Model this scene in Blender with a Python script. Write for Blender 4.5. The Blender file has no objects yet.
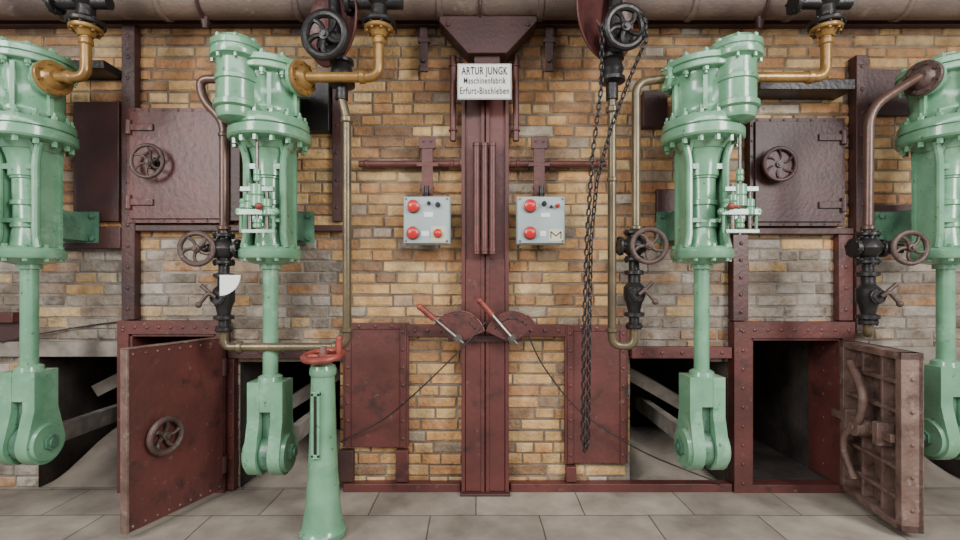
import bpy, bmesh, math, random
from mathutils import Vector, Matrix
R = random.Random(7)
D0, F, HZ, CZ = 2.4, 480.0, 285.0, 1.015
def W(px, py, y=0.0):
    d = D0 + y
    return Vector(((px-480)*d/F, y, CZ-(py-HZ)*d/F))
def S(n, y=0.0): return n*(D0+y)/F
scene = bpy.context.scene
COL = scene.collection

# ---------------------------------------------------------------- materials
def mat(name, c1, c2=None, scale=5, rough=.5, metal=0.0, spot=None, spot_lo=.62, spot_scale=14, bump=.15, bscale=60, attr=None, spot2=None, spot2_lo=.6, spot2_scale=5, spot2_w=.12, soft=.06, big=None, coat=0):
    m = bpy.data.materials.new(name); m.use_nodes = True
    nt = m.node_tree; N = nt.nodes; L = nt.links
    b = N["Principled BSDF"]; b.inputs["Roughness"].default_value = rough; b.inputs["Metallic"].default_value = metal
    if coat: b.inputs["Coat Weight"].default_value = coat; b.inputs["Coat Roughness"].default_value = .08
    geo = N.new("ShaderNodeNewGeometry")
    n1 = N.new("ShaderNodeTexNoise"); n1.inputs["Scale"].default_value = scale; n1.inputs["Detail"].default_value = 6
    L.new(geo.outputs["Position"], n1.inputs["Vector"])
    r1 = N.new("ShaderNodeValToRGB"); r1.color_ramp.elements[0].position = .35; r1.color_ramp.elements[1].position = .68
    c2 = c2 or tuple(x*.7 for x in c1)
    r1.color_ramp.elements[0].color = (*c2, 1); r1.color_ramp.elements[1].color = (*c1, 1)
    L.new(n1.outputs["Fac"], r1.inputs["Fac"])
    out = r1.outputs["Color"]
    if attr:
        a = N.new("ShaderNodeAttribute"); a.attribute_name = attr
        mx = N.new("ShaderNodeMix"); mx.data_type = 'RGBA'; mx.blend_type = 'MULTIPLY'; mx.inputs["Factor"].default_value = 1
        L.new(a.outputs["Color"], mx.inputs["A"]); L.new(out, mx.inputs["B"]); out = mx.outputs["Result"]
    for (sp, lo, sc, w, off) in ((spot2, spot2_lo, spot2_scale, spot2_w, 7.3),(spot, spot_lo, spot_scale, soft, 0)):
        if not sp: continue
        n2 = N.new("ShaderNodeTexNoise"); n2.noise_dimensions='4D'; n2.inputs["W"].default_value=off
        n2.inputs["Scale"].default_value = sc; n2.inputs["Detail"].default_value = 8; n2.inputs["Roughness"].default_value = .7
        L.new(geo.outputs["Position"], n2.inputs["Vector"])
        r2 = N.new("ShaderNodeValToRGB"); r2.color_ramp.elements[0].position = lo; r2.color_ramp.elements[1].position = min(1, lo+w)
        r2.color_ramp.elements[1].color=(.85,.85,.85,1)
        L.new(n2.outputs["Fac"], r2.inputs["Fac"])
        mx = N.new("ShaderNodeMix"); mx.data_type = 'RGBA'
        L.new(r2.outputs["Color"], mx.inputs["Factor"]); L.new(out, mx.inputs["A"]); mx.inputs["B"].default_value = (*sp, 1)
        out = mx.outputs["Result"]
    if big:
        n4 = N.new("ShaderNodeTexNoise"); n4.inputs["Scale"].default_value = 2.1; n4.inputs["Detail"].default_value = 7; n4.inputs["Roughness"].default_value=.65
        L.new(geo.outputs["Position"], n4.inputs["Vector"])
        r4 = N.new("ShaderNodeValToRGB"); r4.color_ramp.elements[0].position=.36; r4.color_ramp.elements[0].color=(*big,1); r4.color_ramp.elements[1].position=.55; r4.color_ramp.elements[1].color=(1,1,1,1)
        L.new(n4.outputs["Fac"], r4.inputs["Fac"])
        mx = N.new("ShaderNodeMix"); mx.data_type = 'RGBA'; mx.blend_type = 'MULTIPLY'; mx.inputs["Factor"].default_value = 1
        L.new(out, mx.inputs["A"]); L.new(r4.outputs["Color"], mx.inputs["B"]); out = mx.outputs["Result"]
    L.new(out, b.inputs["Base Color"])
    if bump:
        n3 = N.new("ShaderNodeTexNoise"); n3.inputs["Scale"].default_value = bscale; n3.inputs["Detail"].default_value = 4
        L.new(geo.outputs["Position"], n3.inputs["Vector"])
        bp = N.new("ShaderNodeBump"); bp.inputs["Strength"].default_value = bump; bp.inputs["Distance"].default_value = .01
        L.new(n3.outputs["Fac"], bp.inputs["Height"]); L.new(bp.outputs["Normal"], b.inputs["Normal"])
    return m
GREEN = mat("green_enamel", (.175,.37,.225), (.115,.27,.155), 8, .24, spot=(.055,.07,.045), spot_lo=.60, spot_scale=30, bump=.14, bscale=20, spot2=(.25,.43,.29), spot2_lo=.54, spot2_scale=9, coat=.5)
GREEND = mat("green_enamel_worn", (.12,.26,.16), (.055,.13,.085), 12, .35, spot=(.07,.06,.045), spot_lo=.57, spot_scale=30)
RED = mat("oxide_red_paint", (.125,.036,.031), (.080,.025,.022), 5, .42, spot=(.18,.12,.10), spot_lo=.60, spot_scale=24, bump=.22, bscale=40, spot2=(.030,.017,.016), spot2_lo=.54, spot2_scale=8, soft=.1)
REDD = mat("dark_oxide_paint", (.070,.026,.023), (.040,.018,.017), 6, .5, spot=(.12,.08,.065), spot_lo=.62, spot_scale=20, bump=.25, soft=.12)
RUST = mat("rusty_steel", (.21,.13,.105), (.11,.062,.048), 12, .6, .1, spot=(.32,.25,.21), spot_lo=.55, spot_scale=20, bump=.4, soft=.15, spot2=(.06,.03,.025), spot2_lo=.54, spot2_scale=9)
WHEELRUST = mat("rusty_wheel", (.105,.065,.053), (.055,.033,.028), 14, .5, .2, spot=(.2,.15,.12), spot_lo=.6, spot_scale=26, bump=.3)
IRON = mat("black_iron", (.032,.029,.029), (.018,.016,.016), 10, .36, .4, spot=(.07,.045,.035), spot_lo=.62, bump=.2)
STEEL = mat("worn_steel", (.22,.2,.18), (.12,.1,.09), 14, .35, .8, bump=.1)
BRASS = mat("ochre_brass", (.34,.195,.055), (.21,.11,.035), 10, .28, .3, spot=(.13,.08,.04), spot_lo=.6, spot_scale=24, bump=.1)
OLIVE = mat("tarnished_olive_pipe", (.185,.14,.075), (.105,.08,.048), 8, .3, .35, spot=(.08,.06,.04), spot_lo=.6, bump=.1)
BROWN = mat("brown_pipe_paint", (.13,.068,.052), (.075,.04,.032), 8, .32, .2, bump=.1)
PIPE = mat("dusty_overhead_pipe", (.16,.11,.083), (.07,.045,.037), 4, .6, 0, spot=(.30,.25,.20), spot_lo=.58, spot_scale=6, bump=.3, soft=.15)
GREY = mat("grey_box_enamel", (.36,.43,.43), (.30,.36,.36), 4, .45, bump=.03)
LAMP = mat("red_lamp_plastic", (.62,.02,.02), (.5,.015,.015), 4, .25, bump=0)
REDK = mat("faded_red_paint", (.32,.06,.04), (.15,.032,.026), 22, .45, bump=.1)
BLACK = mat("black_plastic", (.015,.015,.015), None, 4, .4, bump=0)
WHITE = mat("white_enamel", (.80,.80,.76), (.70,.70,.66), 9, .4, bump=.01)
CREAM = mat("cream_label", (.6,.55,.38), (.5,.45,.3), 9, .5, bump=0)
MORTAR = mat("old_mortar", (.27,.215,.155), (.12,.092,.07), 6, .95, bump=.6, bscale=90, spot=(.06,.047,.038), spot_lo=.54, spot_scale=7, soft=.2, big=(.58,.54,.5))
MORTARG = mat("grey_smeared_mortar", (.36,.31,.26), (.17,.145,.12), 7, .95, bump=.6, bscale=90, spot=(.08,.068,.058), spot_lo=.54, spot_scale=7, soft=.2, big=(.6,.57,.54))
SOOT = mat("sooty_lining", (.075,.056,.045), (.03,.024,.02), 7, .95, bump=.6, bscale=30)
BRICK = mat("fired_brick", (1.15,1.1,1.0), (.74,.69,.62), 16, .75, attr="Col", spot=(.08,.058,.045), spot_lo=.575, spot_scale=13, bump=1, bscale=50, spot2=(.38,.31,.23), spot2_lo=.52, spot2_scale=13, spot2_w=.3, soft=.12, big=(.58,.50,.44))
BRICKG = mat("whitewashed_brick", (1.1,1.08,1.06), (.66,.63,.6), 16, .9, attr="Col", spot=(.085,.07,.058), spot_lo=.56, spot_scale=11, bump=1, bscale=50, spot2=(.46,.41,.36), spot2_lo=.46, spot2_scale=6, spot2_w=.22, soft=.12, big=(.6,.56,.52))
STONE = mat("weathered_stone", (.28,.245,.205), (.13,.11,.093), 8, .9, bump=.7, bscale=25)
ASH = mat("sandy_ash", (.27,.225,.18), (.17,.14,.115), 7, .95, bump=.35, bscale=35)
BLOCKER = mat("dark_light_blocker", (.20,.18,.16), (.12,.11,.1), 4, .9)
CABLE = mat("black_cable", (.02,.02,.02), None, 4, .5, bump=0)

# ---------------------------------------------------------------- mesh builder
class B:
    def __init__(s, xf=None): s.bm = bmesh.new(); s.xf = xf
    def _add(s, vs, fs, M=None):
        v = [s.bm.verts.new(M @ Vector(p) if M else Vector(p)) for p in vs]
        for f in fs:
            try: s.bm.faces.new([v[i] for i in f])
            except ValueError: pass
        return s
    def box(s, x0, x1, y0, y1, z0, z1, M=None):
        vs = [(x,y,z) for x in (x0,x1) for y in (y0,y1) for z in (z0,z1)]
        return s._add(vs, [(0,1,3,2),(4,6,7,5),(0,4,5,1),(2,3,7,6),(0,2,6,4),(1,5,7,3)], M)
    def cb(s, c, d, M=None):
        c = Vector(c); h = Vector(d)/2
        return s.box(c.x-h.x,c.x+h.x,c.y-h.y,c.y+h.y,c.z-h.z,c.z+h.z,M)
    def lathe(s, prof, c, ax=(0,0,1), seg=32):
        q = Vector((0,0,1)).rotation_difference(Vector(ax).normalized()).to_matrix().to_4x4()
        M = Matrix.Translation(Vector(c)) @ q
        vs = []; fs = []; n = len(prof)
        for r, z in prof:
            for k in range(seg):
                a = 2*math.pi*k/seg; vs.append((max(r,1e-4)*math.cos(a), max(r,1e-4)*math.sin(a), z))
        for i in range(n-1):
            for k in range(seg):
                k2 = (k+1) % seg
                fs.append((i*seg+k, i*seg+k2, (i+1)*seg+k2, (i+1)*seg+k))
        fs.append(tuple(reversed(range(seg)))); fs.append(tuple(range((n-1)*seg, n*seg)))
        return s._add(vs, fs, M)
    def cyl(s, p0, p1, r, r2=None, seg=24):
        p0 = Vector(p0); p1 = Vector(p1); L = (p1-p0).length
        return s.lathe([(r,0),(r if r2 is None else r2, L)], p0, p1-p0, seg)
    def flange(s, c, ax, r, t, nb=8, br=None, bs=.009, seg=32):
        ax = Vector(ax).normalized(); c = Vector(c)
        ch = min(t*.2, .006)
        s.lathe([(r-ch,-t/2),(r,-t/2+ch),(r,t/2-ch),(r-ch,t/2)], c, ax, seg)
        if nb:
            br = br or r*.82
            u = ax.orthogonal().normalized(); v = ax.cross(u)
            for k in range(nb):
                a = 2*math.pi*(k+.5)/nb
                p = c + u*br*math.cos(a) + v*br*math.sin(a)
                s.cyl(p-ax*(t/2+bs), p+ax*(t/2+bs), bs, seg=6)
        return s
    def ball(s, c, r, sc=(1,1,1), seg=16):
        n = seg//2
        vs = [];fs=[]
        for i in range(n+1):
            ph = math.pi*i/n
            for k in range(seg):
                a = 2*math.pi*k/seg
                vs.append((c[0]+sc[0]*r*max(math.sin(ph),1e-3)*math.cos(a), c[1]+sc[1]*r*max(math.sin(ph),1e-3)*math.sin(a), c[2]+sc[2]*r*math.cos(ph)))
        for i in range(n):
            for k in range(seg):
                k2=(k+1)%seg
                fs.append((i*seg+k,(i+1)*seg+k,(i+1)*seg+k2,i*seg+k2))
        return s._add(vs, fs)
    def prism(s, pts, y0, y1):
        n = len(pts)
        vs = [(p[0],y0,p[1]) for p in pts]+[(p[0],y1,p[1]) for p in pts]
        fs = [tuple(range(n)), tuple(reversed(range(n,2*n)))]+[(i,i+n,(i+1)%n+n,(i+1)%n) for i in range(n)]
        return s._add(vs, fs)
    def prismx(s, pts, x0, x1):
        n = len(pts)
        vs = [(x0,p[0],p[1]) for p in pts]+[(x1,p[0],p[1]) for p in pts]
        fs = [tuple(range(n)), tuple(reversed(range(n,2*n)))]+[(i,i+n,(i+1)%n+n,(i+1)%n) for i in range(n)]
        return s._add(vs, fs)
    def tube(s, pts, r, fil=.05, seg=14, closed=False):
        P = [Vector(p) for p in pts]
        path = []
        n = len(P)
        if closed: path = P
        else:
            path.append(P[0])
            for i in range(1, n-1):
                a = P[i-1]-P[i]; b = P[i+1]-P[i]
                f = min(fil, a.length*.48, b.length*.48)
                A = P[i]+a.normalized()*f; C = P[i]+b.normalized()*f
                for k in range(7):
                    t = k/6
                    path.append(A*(1-t)**2 + P[i]*2*t*(1-t) + C*t*t)
            path.append(P[-1])
        m = len(path); rings = []
        u = None
        for i in range(m):
            if closed: t = path[(i+1)%m]-path[i-1]
            else: t = path[min(i+1,m-1)]-path[max(i-1,0)]
            t.normalize()
            if u is None: u = t.orthogonal().normalized()
            u = (u - t*u.dot(t)).normalized(); v = t.cross(u)
            rings.append([path[i]+(u*math.cos(2*math.pi*k/seg)+v*math.sin(2*math.pi*k/seg))*r for k in range(seg)])
        vs = [p for q in rings for p in q]; fs = []
        for i in range(m if closed else m-1):
            j = (i+1)%m
            for k in range(seg):
                k2=(k+1)%seg
                fs.append((i*seg+k,i*seg+k2,j*seg+k2,j*seg+k))
        if not closed:
            fs.append(tuple(reversed(range(seg)))); fs.append(tuple(range((m-1)*seg,m*seg)))
        return s._add(vs, fs)
    def ring(s, c, ax, RR, r, seg=40, rs=10):
        ax = Vector(ax).normalized(); u = ax.orthogonal().normalized(); v = ax.cross(u); c=Vector(c)
        return s.tube([c+(u*math.cos(2*math.pi*k/seg)+v*math.sin(2*math.pi*k/seg))*RR for k in range(seg)], r, seg=rs, closed=True)
WL = {}
def _props(o, label, cat, group):
    if label: o["label"] = label
    if cat: o["category"] = cat
    if group: o["group"] = group
def thing(name, loc, label, cat, group=None):
    e = bpy.data.objects.new(name, None); e.location = loc; e.empty_display_size = .05
    COL.objects.link(e); WL[e.name] = Vector(loc); _props(e, label, cat, group); return e
def part(name, b, m, parent=None, bevel=0, label=None, cat=None, group=None, kind=None, smooth=35):
    me = bpy.data.meshes.new(name)
    if b.xf is not None: b.bm.transform(b.xf)
    bmesh.ops.recalc_face_normals(b.bm, faces=b.bm.faces[:])
    if parent is None:
        xs = [v.co.x for v in b.bm.verts]; ys=[v.co.y for v in b.bm.verts]; zs=[v.co.z for v in b.bm.verts]
        loc = Vector(((min(xs)+max(xs))/2,(min(ys)+max(ys))/2,min(zs)))
    else: loc = WL[parent.name]
    b.bm.transform(Matrix.Translation(-loc))
    b.bm.to_mesh(me); b.bm.free()
    me.materials.append(m)
    me.shade_smooth(); me.set_sharp_from_angle(angle=math.radians(smooth))
    o = bpy.data.objects.new(name, me); COL.objects.link(o)
    if parent is None: o.location = loc
    else: o.parent = parent
    WL[o.name] = loc
    if bevel:
        md = o.modifiers.new("bev","BEVEL"); md.width = bevel; md.segments = 2; md.limit_method='ANGLE'; md.angle_limit=math.radians(40)
    _props(o, label, cat, group)
    if kind: o["kind"] = kind
    return o
def wheel(parent, c, ax, RR, m, r=None, spokes=5, name="handwheel", dish=.02, label=None):
    c = Vector(c); ax = Vector(ax).normalized(); r = r or RR*.11
    b = B(); b.ring(c, ax, RR-r, r)
    u = ax.orthogonal().normalized(); v = ax.cross(u)
    hub = c - ax*dish
    for k in range(spokes):
        a = 2*math.pi*k/spokes+.5; d = u*math.cos(a)+v*math.sin(a); w = u*math.cos(a+.35)+v*math.sin(a+.35)
        b.tube([hub+d*RR*.12, hub*.5+c*.5+d*RR*.5, c+w*(RR-r)], r*.62, fil=.03, seg=8)
    b.lathe([(RR*.2,-.012),(RR*.24,0),(RR*.2,.014),(RR*.1,.016),(RR*.1,.024)], hub, ax, 20)
    return part(name, b, m, parent, label=label)

# ---------------------------------------------------------------- shell
OPEN = [(38,122,357,500),(134,224,332,500),(240,340,358,500),(630,728,358,500),(745,835,337,484),(862,985,368,500)]
OW = [((a-480)*.005,(b-480)*.005, max(0,CZ-(d-HZ)*.005), CZ-(c-HZ)*.005) for a,b,c,d in OPEN]
X0,X1,Z1 = -3.3,3.3,2.75
def grey(cx,cz): return (.68<cz<1.21 and abs(cx)>.72) or (cz<=.68 and abs(cx)>.72)
vs=[];fs=[];ms=[];cs=[]
def quad(p,m,c=(1,1,1)):
    i=len(vs); vs.extend(p); cs.extend([c]*len(p)); fs.append(tuple(range(i,i+len(p)))); ms.append(m)
xc = sorted({X0,X1,-.72,.72,*[o[0] for o in OW],*[o[1] for o in OW]}); zc = sorted({0,Z1,1.21,*[o[2] for o in OW],*[o[3] for o in OW]})
MY=.004
for i in range(len(xc)-1):
    for j in range(len(zc)-1):
        mx,mz=(xc[i]+xc[i+1])/2,(zc[j]+zc[j+1])/2
        if any(o[0]<mx<o[1] and o[2]<mz<o[3] for o in OW): continue
        quad([(xc[i],MY,zc[j]),(xc[i+1],MY,zc[j]),(xc[i+1],MY,zc[j+1]),(xc[i],MY,zc[j+1])],3 if grey(mx,mz) else 1)
for x0,x1,z0,z1 in OW:
    d=.95
    quad([(x0,MY,z0),(x0,d,z0),(x0,d,z1),(x0,MY,z1)],2); quad([(x1,MY,z0),(x1,MY,z1),(x1,d,z1),(x1,d,z0)],2)
    quad([(x0,MY,z1),(x0,d,z1),(x1,d,z1),(x1,MY,z1)],2); quad([(x0,d,z0),(x1,d,z0),(x1,d,z1),(x0,d,z1)],2)
    quad([(x0,MY,z0+.002),(x1,MY,z0+.002),(x1,d,z0+.002),(x0,d,z0+.002)],2)
warm=[(.55,.32,.14),(.60,.40,.19),(.49,.27,.12),(.45,.24,.115),(.62,.45,.24),(.53,.34,.155),(.36,.20,.10),(.58,.37,.165),(.53,.31,.145),(.30,.18,.105)]
cool=[(.36,.30,.235),(.42,.365,.30),(.28,.225,.175),(.33,.255,.19),(.43,.385,.33),(.23,.19,.15),(.38,.27,.18)]
rh=.0565; row=0; z=.004
while z < Z1-rh:
    x=X0 - R.random()*.1
    while x < X1:
        header = (row%2==0 and R.random()<.75) or R.random()<.15
        L=(.102 if header else .200)*R.uniform(.94,1.07); g=R.uniform(.006,.012)
        dz=R.uniform(-.0025,.0025)
        a0,a1=x+g/2,x+L-g/2; b0,b1=z+g/2+dz,z+rh-g/2+dz+R.uniform(-.0015,.0015); x+=L
        segs=[(a0,a1)]
        for o in OW:
            if b1>o[2] and b0<o[3]-.02:
                ns=[]
                for s0,s1 in segs:
                    if s1<=o[0] or s0>=o[1]: ns.append((s0,s1)); continue
                    if s0<o[0]: ns.append((s0,o[0]))
                    if s1>o[1]: ns.append((o[1],s1))
                segs=ns
        for a0,a1 in segs:
            if a1-a0<.02: continue
            cx=(a0+a1)/2; cz=(b0+b1)/2
            gz = grey(cx,cz+R.uniform(-.05,.05))
            c = R.choice(cool) if R.random()<(.8 if gz else .08) else R.choice(warm)
            k=R.uniform(.80,1.12)*(.95 if gz else 1)
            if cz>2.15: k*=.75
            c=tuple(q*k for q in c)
            yf=-R.uniform(0,.004); ch=.005; mi=4 if gz else 0
            A=[(a0,MY+.003,b0),(a1,MY+.003,b0),(a1,MY+.003,b1),(a0,MY+.003,b1)]
            M_=[(p[0],min(yf+ch,MY-.0005),p[2]) for p in A]
            j=lambda: R.uniform(-.003,.003)
            Fv=[(a0+ch+j(),yf,b0+ch+j()),(a1-ch+j(),yf,b0+ch+j()),(a1-ch+j(),yf,b1-ch+j()),(a0+ch+j(),yf,b1-ch+j())]
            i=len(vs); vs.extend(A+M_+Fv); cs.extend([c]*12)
            for k2 in range(4):
                n=(k2+1)%4
                fs.append((i+k2,i+n,i+4+n,i+4+k2)); fs.append((i+4+k2,i+4+n,i+8+n,i+8+k2)); ms.extend([mi,mi])
            fs.append((i+8,i+9,i+10,i+11)); ms.append(mi)
    z+=rh; row+=1
me=bpy.data.meshes.new("wall_back"); me.from_pydata(vs,[],fs)
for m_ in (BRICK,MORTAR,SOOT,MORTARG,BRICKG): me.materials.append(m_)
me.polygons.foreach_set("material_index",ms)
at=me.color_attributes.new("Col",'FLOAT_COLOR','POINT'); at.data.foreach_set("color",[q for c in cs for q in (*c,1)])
wall=bpy.data.objects.new("wall_back",me); COL.objects.link(wall); wall["kind"]="structure"

# floor
fm = bpy.data.materials.new("concrete_flags"); fm.use_nodes=True
nt=fm.node_tree; N=nt.nodes; L=nt.links; bs=N["Principled BSDF"]; bs.inputs["Roughness"].default_value=.6
g=N.new("ShaderNodeNewGeometry"); br=N.new("ShaderNodeTexBrick"); br.inputs["Scale"].default_value=1
br.inputs["Brick Width"].default_value=.48; br.inputs["Row Height"].default_value=.27; br.inputs["Mortar Size"].default_value=.0035; br.inputs["Mortar Smooth"].default_value=.4
br.offset=.42
br.inputs["Color1"].default_value=(.36,.315,.265,1); br.inputs["Color2"].default_value=(.28,.245,.21,1); br.inputs["Mortar"].default_value=(.08,.07,.06,1)
n=N.new("ShaderNodeTexNoise"); n.inputs["Scale"].default_value=3.5; n.inputs["Detail"].default_value=9; n.inputs["Roughness"].default_value=.62
nd=N.new("ShaderNodeTexNoise"); nd.inputs["Scale"].default_value=2; L.new(g.outputs["Position"],nd.inputs["Vector"])
vm=N.new("ShaderNodeVectorMath"); vm.operation='MULTIPLY_ADD'; vm.inputs[1].default_value=(.03,.03,0)
L.new(nd.outputs["Color"],vm.inputs[0]); L.new(g.outputs["Position"],vm.inputs[2])
L.new(vm.outputs["Vector"],br.inputs["Vector"]); L.new(g.outputs["Position"],n.inputs["Vector"])
rp=N.new("ShaderNodeValToRGB"); rp.color_ramp.elements[0].position=.33; rp.color_ramp.elements[0].color=(.55,.53,.51,1); rp.color_ramp.elements[1].position=.66; rp.color_ramp.elements[1].color=(1.12,1.1,1.06,1)
L.new(n.outputs["Fac"],rp.inputs["Fac"]); mx=N.new("ShaderNodeMix"); mx.data_type='RGBA'; mx.blend_type='MULTIPLY'; mx.inputs["Factor"].default_value=1
L.new(br.outputs["Color"],mx.inputs["A"]); L.new(rp.outputs["Color"],mx.inputs["B"]); L.new(mx.outputs["Result"],bs.inputs["Base Color"])
bp=N.new("ShaderNodeBump"); bp.inputs["Strength"].default_value=.3; bp.inputs["Distance"].default_value=.01; L.new(n.outputs["Fac"],bp.inputs["Height"]); L.new(bp.outputs["Normal"],bs.inputs["Normal"])
b=B(); b.box(X0,X1,-5,1.0,-.1,0); part("floor",b,fm,kind="structure")
b=B(); b.box(X0,X1,-1.9,.1,2.75,2.85); part("light_block_ceiling",b,BLOCKER,kind="structure")  # unseen ceiling slab, added to block world light from above

# ---------------------------------------------------------------- steelwork on the wall
def beam(x0,x1,y0,y1,label,m=RED,prot=.05,name="steel_beam",cat="beam",rivets=0,group=None,y=0.0):
    p=W(x0,y1,y); q=W(x1,y0,y)
    bb=B(); bb.box(p.x,q.x,y-prot,y+.004,p.z,q.z)
    if rivets:
        n=rivets; vert=(q.z-p.z)>(q.x-p.x)
        for k in range(n):
            t=(k+.5)/n
            c=((p.x+q.x)/2,y-prot,p.z+(q.z-p.z)*t) if vert else (p.x+(q.x-p.x)*t,y-prot,(p.z+q.z)/2)
            bb.ball(c,.010,(1,.6,1),10)
    return part(name,bb,m,bevel=.003,label=label,cat=cat,group=group)
beam(128,141,30,319,"dark red steel stanchion fixed to the brick wall",REDD,.045,"steel_stanchion","stanchion",rivets=14)
beam(60,127.5,228,249,"dark red steel bearer under the hatch row",REDD,.05)
beam(141.5,345,226,232,"thin dark red steel ledge under the hatch",REDD,.045)
beam(655,847,229,235,"thin dark red steel ledge under the hatch",REDD,.045)
beam(728,743,235.5,320,"dark red riveted steel stanchion above the furnace frame",RED,.05,"steel_stanchion","stanchion",rivets=5)
beam(833,847,235.5,320,"dark red steel stanchion above the furnace frame",RED,.04,"steel_stanchion","stanchion",rivets=4)
beam(848,859,60,330,"tall dark steel stanchion beside the valve pipe",REDD,.055,"steel_stanchion","stanchion",rivets=12)
beam(-40,125,341,356,"weathered stone lintel over an ash opening",STONE,.03,"stone_lintel","lintel")
beam(233,340,345,357,"dark red steel lintel over an ash opening",REDD,.05,"steel_lintel","lintel",rivets=5)
beam(629,727,346,357,"dark red steel lintel over an ash opening",RED,.05,"steel_lintel","lintel",rivets=5)
beam(862,1000,346,366,"weathered stone lintel over an ash opening",STONE,.04,"stone_lintel","lintel")
beam(-40,22,312,322,"short dark red steel bar on the wall",RED,.05)
beam(-40,36,322,341,"dark red sheet strip above the stone lintel",REDD,.02)
beam(232,238.5,358,487,"narrow dark red riveted strip beside the furnace door",RED,.045,"steel_stanchion","stanchion",rivets=6)
beam(341,355,448,479,"short dark red post below the riveted plate",REDD,.04,"steel_stanchion","stanchion")
beam(397,409,448,479,"short dark red post below the riveted plate",RED,.04,"steel_stanchion","stanchion")
beam(565,575,464,479,"short dark red post below the riveted plate",RED,.04,"steel_stanchion","stanchion")
beam(409,461,324,336,"dark red riveted flat bar across the bricks",RED,.035,rivets=4)
beam(509.5,564.5,324,336,"dark red riveted flat bar across the bricks",RED,.035,rivets=4)
beam(346,461,480,489,"dark red flat bar along the wall foot",RED,.05)
beam(510,727,480,489,"dark red flat bar along the wall foot",RED,.05)
beam(-60,1020,19,29,"long dark steel girder under the overhead pipe",REDD,.04,"steel_girder","girder")
beam(78,123,104,222,"dark red sheet steel cover beside the hatch",REDD,.03,"sheet_cover","steel sheet")
beam(232,244,105,222,"dark red steel strip beside the hatch",REDD,.04,"steel_stanchion","stanchion")
beam(655,745,190,222,"dark red sheet steel cover behind the press",REDD,.03,"sheet_cover","steel sheet")
beam(862,960,72,117,"dark red sheet steel cover above the hatch",REDD,.03,"sheet_cover","steel sheet")
beam(862,960,206,230,"dark red sheet steel cover beside the hatch",REDD,.03,"sheet_cover","steel sheet")
beam(292,332,78,134,"black steel backing sheet under the gate valve",IRON,.05,"sheet_cover","steel sheet")
beam(640,664,95,130,"dark red backing sheet beside the pipe",REDD,.05,"sheet_cover","steel sheet")
beam(334,343,60,222,"dark red vertical steel strip behind the return pipe",REDD,.03,"steel_stanchion","stanchion",rivets=6)
for (a,c,y0,y1) in [(82,124,72,80),(238,300,84,94),(745,835,90,100)]:
    beam(a,c,y0,y1,"black steel angle bracket carrying a pipe",IRON,.13,"angle_bracket","bracket",group="black angle brackets")

# central column
T=thing("steel_column",(0.02,-.06,0),"tall dark red double-channel steel column against bricks","column")
b=B()
q=W(508,98)
for a,c in ((462,484.4),(485.6,508)):
    x0=W(a,0).x; x1=W(c,0).x
    b.box(x0,x1,-.06,.003,.012,q.z)
    b.box(x0,x0+.018,-.075,-.06,.012,q.z); b.box(x1-.018,x1,-.075,-.06,.012,q.z)
part("channel_frame",b,RED,T,bevel=.002)
for a,c in ((466,484.5),(485.3,504)):
    b=B(); b.box(W(a,0).x,W(c,0).x,-.070,-.0605,.014,1.14); part("face_strip",b,RED,T,bevel=.002)
b=B(); b.box(W(461,0).x,W(509,0).x,-.10,.0,0,.012); part("foot_plate",b,REDD,T,bevel=.003)
for x in (476.5,484.5,492.5):
    b=B(); y=-.11; a=W(x,143,y); c=W(x,254,y); b.cyl(a,c,.0165); b.flange(a-Vector((0,0,.01)),(0,0,1),.0185,.02,0); b.flange(c+Vector((0,0,.02)),(0,0,1),.0185,.02,0)
    b.cb((a.x,-.085,a.z-.1),(.02,.05,.02)); b.cb((a.x,-.085,c.z+.1),(.02,.05,.02))
    part("conduit_tube",b,RED,label="dark red vertical conduit tube clamped on the column",cat="tube",group="three conduit tubes on the column")
for x,y0,y1 in ((453,56,141),(516,56,141)):
    b=B(); y=-.05; a=W(x,y0,y); c=W(x,y1,y); b.cyl(a,c,.0155); b.ring(a-Vector((0,0,.05)),(0,0,1),.017,.005); b.ring(c+Vector((0,0,.05)),(0,0,1),.017,.005)
    b.cb((a.x,-.02,a.z-.06),(.016,.05,.03)); b.cb((a.x,-.02,c.z+.06),(.016,.05,.03))
    part("hanging_tube",b,RED,label="short dark red tube beside the enamel sign",cat="tube",group="short tubes beside the sign")
for x0,x1,hx in ((359,460,427.5),(510,606,539)):
    y=-.04
    b=B(); a=W(x0,164,y); c=W(x1,164,y); b.cyl(a,c,.016)
    for x in (x0+8,x1-8):
        w=W(x,164,y); b.cyl((w.x,y,w.z),(w.x,.0,w.z),.01)
        b.flange(w,(1,0,0),.021,.02,0)
    part("horizontal_rail_tube",b,RED,label="dark red horizontal tube rail across the bricks",cat="rail",group="horizontal tube rails")
    b=B(); a=W(hx-8,196,-.07); c=W(hx+8,138,-.07)
    b.box(a.x+.012,c.x-.012,-.082,-.068,a.z,c.z-.03); b.box(a.x,c.x,-.085,-.066,c.z-.055,c.z); b.box(a.x-.014,c.x+.014,-.083,-.068,c.z-.14,c.z-.12)
    b.cyl((a.x+.02,-.09,c.z-.02),(a.x+.02,-.08,c.z-.02),.007,seg=6); b.cyl((c.x-.02,-.09,c.z-.02),(c.x-.02,-.08,c.z-.02),.007,seg=6)
    b.box(a.x+.015,c.x-.015,-.068,0,a.z+.04,a.z+.06)
    part("box_hanger",b,RED,bevel=.002,label="dark red steel hanger strap holding a control box",cat="bracket",group="control box hangers")
b=B(); y=-.10
P=[W(440,21.5,y),W(536,21.5,y),W(536,27,y),W(506,58,y),W(468,58,y),W(440,27,y)]
b.prism([(p.x,p.z) for p in P],-.15,-.042)
for x in (448,528):
    w=W(x,25,-.15); b.cyl((w.x,-.16,w.z),(w.x,-.145,w.z),.009,seg=6)
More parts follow.
